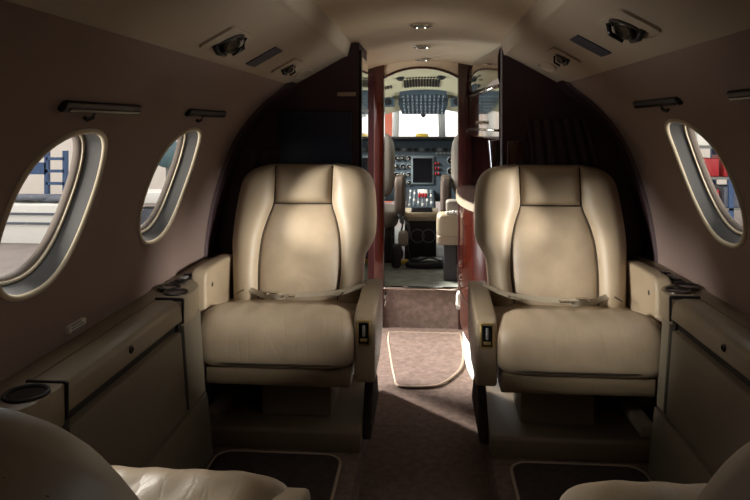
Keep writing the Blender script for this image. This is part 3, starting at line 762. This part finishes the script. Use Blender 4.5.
for i in range(12): MB().box(-.29+.042*i, -.262+.042*i, 4.592, 4.602, .855, .878).build('annunciator', 'black' if i % 3 else 'bezel', ip)
for i in range(5): MB().box(.075+.026*i, .092+.026*i, 4.590, 4.602, .835, .848).build('annunciator', 'bezel', ip)
for k in range(6):
    MB().box(.070+(k % 2)*.020, .079+(k % 2)*.020, 4.582, 4.602, .690+.035*(k//2), .708+.035*(k//2)).build('warning_handle', 'red', ip, bevel=.003, seg=1)
cp = MB().sup((-.02, 4.55, .968), (.045,.035,.014), 3, 8).build('compass_cover', 'yellow', smooth=True)
tag(cp, 'small yellow cover on top of the cockpit glareshield', 'cover')
# centre pedestal
cpd = thing('centre_pedestal', (-.03, 4.2, .2), 'grey centre pedestal with knobs and levers between the pilot seats', 'pedestal')
MB().prism([(4.595,.577),(4.10,.505),(4.02,.495),(4.0,.47),(4.02,.204),(4.595,.204)], lambda p, q, t: (t, p, q), -.125, .069).build('pedestal_body', 'cockpit', cpd, bevel=.006, seg=2)
MB().prism([(4.594,.585),(4.14,.517),(4.14,.505),(4.594,.572)], lambda p, q, t: (t, p, q), -.112, .058).build('control_plate', 'panelgrey', cpd)
MB().prism([(4.125,.517),(4.005,.500),(3.99,.475),(4.0,.45),(4.02,.49),(4.125,.50)], lambda p, q, t: (t, p, q), -.135, .079).build('front_lip', 'trim', cpd, bevel=.004, seg=2)
MB().prism([(4.11,.519),(4.02,.507),(4.02,.495),(4.11,.505)], lambda p, q, t: (t, p, q), -.085, .045).build('key_pad', 'gaugeface', cpd)
for i in range(6):
    for j in range(7):
        if 2 <= i <= 3 and j in (3, 4, 5): continue
        x, y = -.098+.028*i, 4.18+.058*j; z = .517+(y-4.14)*.148
        MB().disc((x, y, z), (0,0,1), [(.007,0),(.007,.012),(.004,.014)], 8).build('knob', 'bezel' if (i+j) % 3 else 'white', cpd, smooth='auto')
MB().box(-.048, .016, 4.42, 4.45, .572, .600).build('lever_head', 'white', cpd, bevel=.004, seg=2)
for k in range(3):
    lv = MB().tube([(-.036+.020*k, 4.36, .545), (-.036+.020*k, 4.33, .59)], .004, 8).build('lever', 'chrome', cpd, smooth=True)
    MB().sup((-.036+.020*k, 4.335, .572), (.009,.012,.016), 3, 6).build('lever_grip', 'red', lv, smooth=True)
for x in (-.046, .022):
    ring = MB()
    ring.tube([(x+.040*math.cos(2*PI*q/28), 4.004, .358+.040*math.sin(2*PI*q/28)) for q in range(28)], .0035, 6, closed=True)
    ring.build('speaker_ring', 'bezel', cpd, smooth=True)

# pilot seats
def pilot(sx, xo, label):
    t0 = thing('pilot_seat', (xo, 3.95, .205), label, 'seat', 'pilot seats')
    mb = MB().sup((xo, 3.87, .80), (.155, .055, .20), 4, 12)
    mb.v = [(x, y+.10*(z-.6), z) for x, y, z in mb.v]; mb.build('backrest', 'pilot', t0, smooth=True)
    mb = MB().sup((xo, 3.90, 1.01-.03), (.085, .04, .05), 4, 8); mb.build('headrest', 'pilot', t0, smooth=True)
    MB().sup((xo, 4.07, .47), (.17, .20, .06), 5, 10).build('seat_cushion', 'pilot', t0, smooth=True)
    xi = xo-sx*.185
    mb = MB().sup((xi, 3.92, .615), (.032, .10, .125), 6, 8); mb.build('side_pad', 'pad_dark', t0, smooth=True)
    MB().box(xo-.14, xo+.14, 3.92, 4.22, .203, .42).build('seat_base', 'cockpit', t0, bevel=.02)
pilot(-1, -.335, 'left pilot seat seen from behind through the cockpit doorway')
pilot(1, .310, 'right pilot seat seen from behind, mostly hidden by the door jamb')
# harness on the left seat
hb = thing('seat_harness', (-.14, 3.85, .21), 'dark harness straps hanging beside the left pilot seat', 'harness')
MB().tube(catmull([(-.15,3.80,.52),(-.13,3.76,.46),(-.15,3.74,.38),(-.13,3.75,.29),(-.17,3.76,.22)], 5), .014, 8, flat=.4).build('strap', 'bag', hb, smooth=True)
MB().tube(catmull([(-.12,3.84,.50),(-.09,3.80,.42),(-.10,3.78,.33),(-.08,3.80,.25)], 5), .013, 8, flat=.4).build('strap', 'bag', hb, smooth=True)
MB().sup((-.125, 3.735, .39), (.028,.014,.045), 4, 6).build('buckle', 'pilot', hb, smooth=True)
MB().sup((-.165, 3.75, .285), (.03,.03,.07), 4, 6).build('pad', 'black', hb, smooth=True)
# padded jump seat by the doorway
js = thing('jump_seat', (.135, 3.52, .40), 'beige padded fold out seat with white lower band at cockpit doorway', 'seat')
MB().sup((.135, 3.52, .505), (.073,.075,.065), 5, 10).build('cushion', 'offwhite', js, smooth=True)
MB().sup((.135, 3.52, .430), (.072,.074,.026), 8, 10).build('lower_band', 'console', js, smooth=True)
MB().sup((.158, 3.56, .600), (.045,.05,.034), 5, 8).build('top_pad', 'pilot', js, smooth=True)
for k in range(5): MB().sup((.118+.016*k, 3.475, .575-.002*abs(k-2)), (.008,.012,.012), 3, 5).build('tuft', 'white', js, smooth=True)
MB().box(.10, .17, 3.50, 3.55, .205, .41).build('support', 'cockpit', js, bevel=.004, seg=1)
# flight bag lying on the cockpit floor
fb = thing('flight_bag', (.03, 3.9, .205), 'flat black bag with grey papers lying on the cockpit floor', 'bag')
mb = MB().sup((.02, 3.88, .222), (.12, .10, .018), 5, 10)
mb.v = [(x+.25*(y-3.88), y, z+.05*max(0, x)) for x, y, z in mb.v]; mb.build('bag_body', 'bag', fb, smooth=True)
MB().prism([(-.06,3.84),(.09,3.80),(.11,3.90),(-.03,3.95)], lambda p, q, t: (p, q, t+.03*p), .240, .244).build('papers', 'grey', fb)
MB().tube(catmull([(-.08,3.82,.245),(-.03,3.80,.252),(.03,3.83,.262),(.09,3.79,.25)], 5), .006, 8).build('strap', 'black', fb, smooth=True)
fx = MB().sup((-.145, 3.90, .220), (.05,.025,.014), 4, 6).build('map_roll', 'yellow', smooth=True)
tag(fx, 'small yellowish roll on the cockpit floor left of the black bag', 'roll')

# ------------------------------------------------------------------ the hangar outside
HZ = -1.2
struct(MB().box(-40, 40, -30, 45, HZ-.1, HZ).build('ground', 'hangar_floor'))
struct(MB().box(-34, -2.6, 19, 19.3, HZ, 6.5).build('wall_hangar_left', 'hangar_wall'))
struct(MB().box(2.6, 34, 19, 19.3, HZ, 6.5).build('wall_hangar_right', 'hangar_wall'))
wb = thing('equipment_bench', (-8, 12, HZ), 'long white bench with two dark stripes outside the nearer left window', 'bench')
MB().box(-12, -5.75, 11.7, 12.6, HZ, HZ+.74).build('body', 'bench', wb, bevel=.02)
for z in (.40, .58): MB().box(-12, -5.72, 11.66, 11.70, HZ+z-.03, HZ+z+.01).build('stripe', 'slate', wb)
tp = thing('tarp', (-7.2, 12.1, HZ+.74), 'folded slate blue tarp lying on the white bench', 'tarp')
for i in range(6): MB().sup((-8.2+.33*i, 12.1+.1*(i % 2), HZ+.80+.02*(i % 3)), (.30,.25,.05+.01*(i % 2)), 3, 6).build('fold', 'slate', tp, smooth=True)
ld = thing('step_ladder', (-7.75, 13.2, HZ), 'blue step ladder standing behind the white bench', 'ladder')
for x in (-7.95, -7.55): MB().box(x-.04, x+.04, 13.1, 13.2, HZ, HZ+1.7).build('rail', 'blue', ld)
for k in range(6): MB().box(-7.95, -7.55, 13.1, 13.18, HZ+.2+.26*k, HZ+.26+.26*k).build('rung', 'blue', ld)
MB().box(-8.5, -7.95, 13.1, 13.2, HZ+1.2, HZ+1.45).build('tray', 'blue', ld)
ct = thing('tool_cart', (-5.2, 13.3, HZ), 'white topped cart with yellow bin outside the far left window', 'cart')
MB().box(-6.2, -4.3, 13.0, 13.7, HZ+.62, HZ+.85).build('top', 'bench', ct, bevel=.02)
for x in (-6.1, -4.4): MB().box(x-.04, x+.04, 13.1, 13.6, HZ, HZ+.62).build('leg', 'grey', ct)
tag(MB().box(-5.5, -5.12, 13.1, 13.5, HZ, HZ+.55).build('bin', 'yellow', bevel=.03), 'yellow bin standing under the white topped cart', 'bin')
tag(MB().box(-6.0, -5.6, 13.1, 13.5, HZ, HZ+.5).build('crate', 'slate', bevel=.03), 'dark grey crate beside the yellow bin under the cart', 'crate')
fn = thing('floor_fan', (-6.35, 15.6, HZ), 'round teal grey fan on a stand beyond the far left window', 'fan')
MB().disc((-6.35, 15.6, .35), (.35,-1,0), [(.30,-.1),(.36,-.05),(.36,.05),(.30,.1),(.08,.12)], 28).build('cage', 'teal', fn, smooth='auto')
MB().tube([(-6.35,15.65,HZ),(-6.35,15.65,.1)], .05).build('pole', 'grey', fn, smooth=True)
MB().disc((-6.35,15.65,HZ), (0,0,1), [(.35,0),(.33,.05),(.06,.09)], 24).build('base', 'grey', fn, smooth='auto')
rk = thing('storage_rack', (7.0, 14.6, HZ), 'blue storage rack outside the right window', 'rack')
for x in (5.6, 6.4, 7.2, 8.0):
    for y in (14.2, 15.0): MB().box(x-.05, x+.05, y-.05, y+.05, HZ, HZ+2.7).build('post', 'blue', rk)
for z in (.5, 1.15, 1.8, 2.4): MB().box(5.6, 8.0, 14.15, 15.05, HZ+z-.055, HZ+z-.005).build('shelf', 'grey', rk)
cols = ['red','slate','white','blue','red','grey','slate','teal','white','red','blue','slate']
labs = {}
n = 0
for j, z in enumerate((.5, 1.15, 1.8)):
    for i in range(4):
        x = 5.72+.56*i; h = .38+.06*((i*7+j*3) % 3)
        cn = cols[n]; n += 1
        b_ = MB().box(x, x+.46, 14.2, 14.8, HZ+z, HZ+z+h).build('storage_box', 'red' if (j == 1 and i in (1,2)) else cn, bevel=.02)
        cw = 'red' if (j == 1 and i in (1,2)) else {'slate':'dark grey','teal':'teal'}.get(cn, cn)
        tag(b_, '%s box on the %s shelf of the blue rack, %s from left' % (cw, ('lowest','middle','upper')[j], ('first','second','third','fourth')[i]), 'box', 'boxes on the blue storage rack')
op_ = MB().box(-2.6, -.95, 18.8, 19.0, HZ, 4.0); tag(op_.build('hangar_door_leaf', 'brick'), 'orange hangar door panel seen through the left of the windscreen', 'door panel')
for x0 in ():
    pass

# ------------------------------------------------------------------ light
w = bpy.data.worlds.new('world'); scene.world = w; w.use_nodes = True
bg = w.node_tree.nodes['Background']; bg.inputs['Color'].default_value = (1.0, .985, .965, 1); bg.inputs['Strength'].default_value = 2.0
def spot(name, loc, target, power, size, rad=.2, col=(1,.93,.82)):
    l = bpy.data.lights.new(name, 'SPOT'); l.energy = power; l.shadow_soft_size = rad; l.color = col; l.spot_size = size; l.spot_blend = .6
    o = bpy.data.objects.new(name, l); C.objects.link(o); o.location = loc
    from mathutils import Vector
    o.rotation_euler = (Vector(target)-Vector(loc)).to_track_quat('-Z', 'Y').to_euler()
spot('hangar_floodlight_right', (4.0,-1.55,1.68), (-.4,2.0,.6), 2500, .42, .3, (1,.955,.9))
spot('hangar_floodlight_left', (-4.0,-1.3,1.66), (.42,2.0,.6), 2500, .42, .3, (1,.955,.9))
spot('cushion_fill_right', (4.0,-.80,1.85), (-.42,1.85,.5), 1500, .30, .3, (1,.955,.9))  # added pair of spots to light the seat cushions through the windows
spot('cushion_fill_left', (-4.0,-.62,1.85), (.42,1.85,.5), 1500, .30, .3, (1,.955,.9))
spot('hangar_floodlight_door', (-3.2,5.5,3.4), (-.2,2.8,.5), 4800, .5, .15, (1,.95,.88))
def area(name, loc, target, power, size, col):
    from mathutils import Vector
    l = bpy.data.lights.new(name, 'AREA'); l.energy = power; l.size = size; l.color = col
    o = bpy.data.objects.new(name, l); C.objects.link(o); o.location = loc
    o.rotation_euler = (Vector(target)-Vector(loc)).to_track_quat('-Z', 'Y').to_euler()
area('door_daylight', (-2.6,3.1,2.4), (0,2.9,.3), 560, 1.2, (1,.96,.9))
area('ceiling_bounce_fill_left', (-2.6,.9,0.0), (.4,1.3,1.25), 62, .8, (1,.97,.94))  # added pair of lamps standing in for bounce, brightening the ceiling panels
area('ceiling_bounce_fill_right', (2.6,.8,0.0), (-.4,1.3,1.25), 62, .8, (1,.97,.94))
area('cockpit_fill_left', (-2.4,3.6,.75), (0,4.25,1.28), 110, .9, (.86,.95,1))  # added pair of lamps outside the cockpit, brightening its cream liner
area('cockpit_fill_right', (2.4,3.6,.75), (0,4.25,1.28), 110, .9, (.86,.95,1))
scene.view_settings.view_transform = 'Standard'; scene.view_settings.look = 'None'
scene.view_settings.exposure = 0; scene.view_settings.gamma = 1
scene.cycles.use_denoising = True
scene.cycles.max_bounces = 12; scene.cycles.diffuse_bounces = 6; scene.cycles.transparent_max_bounces = 12
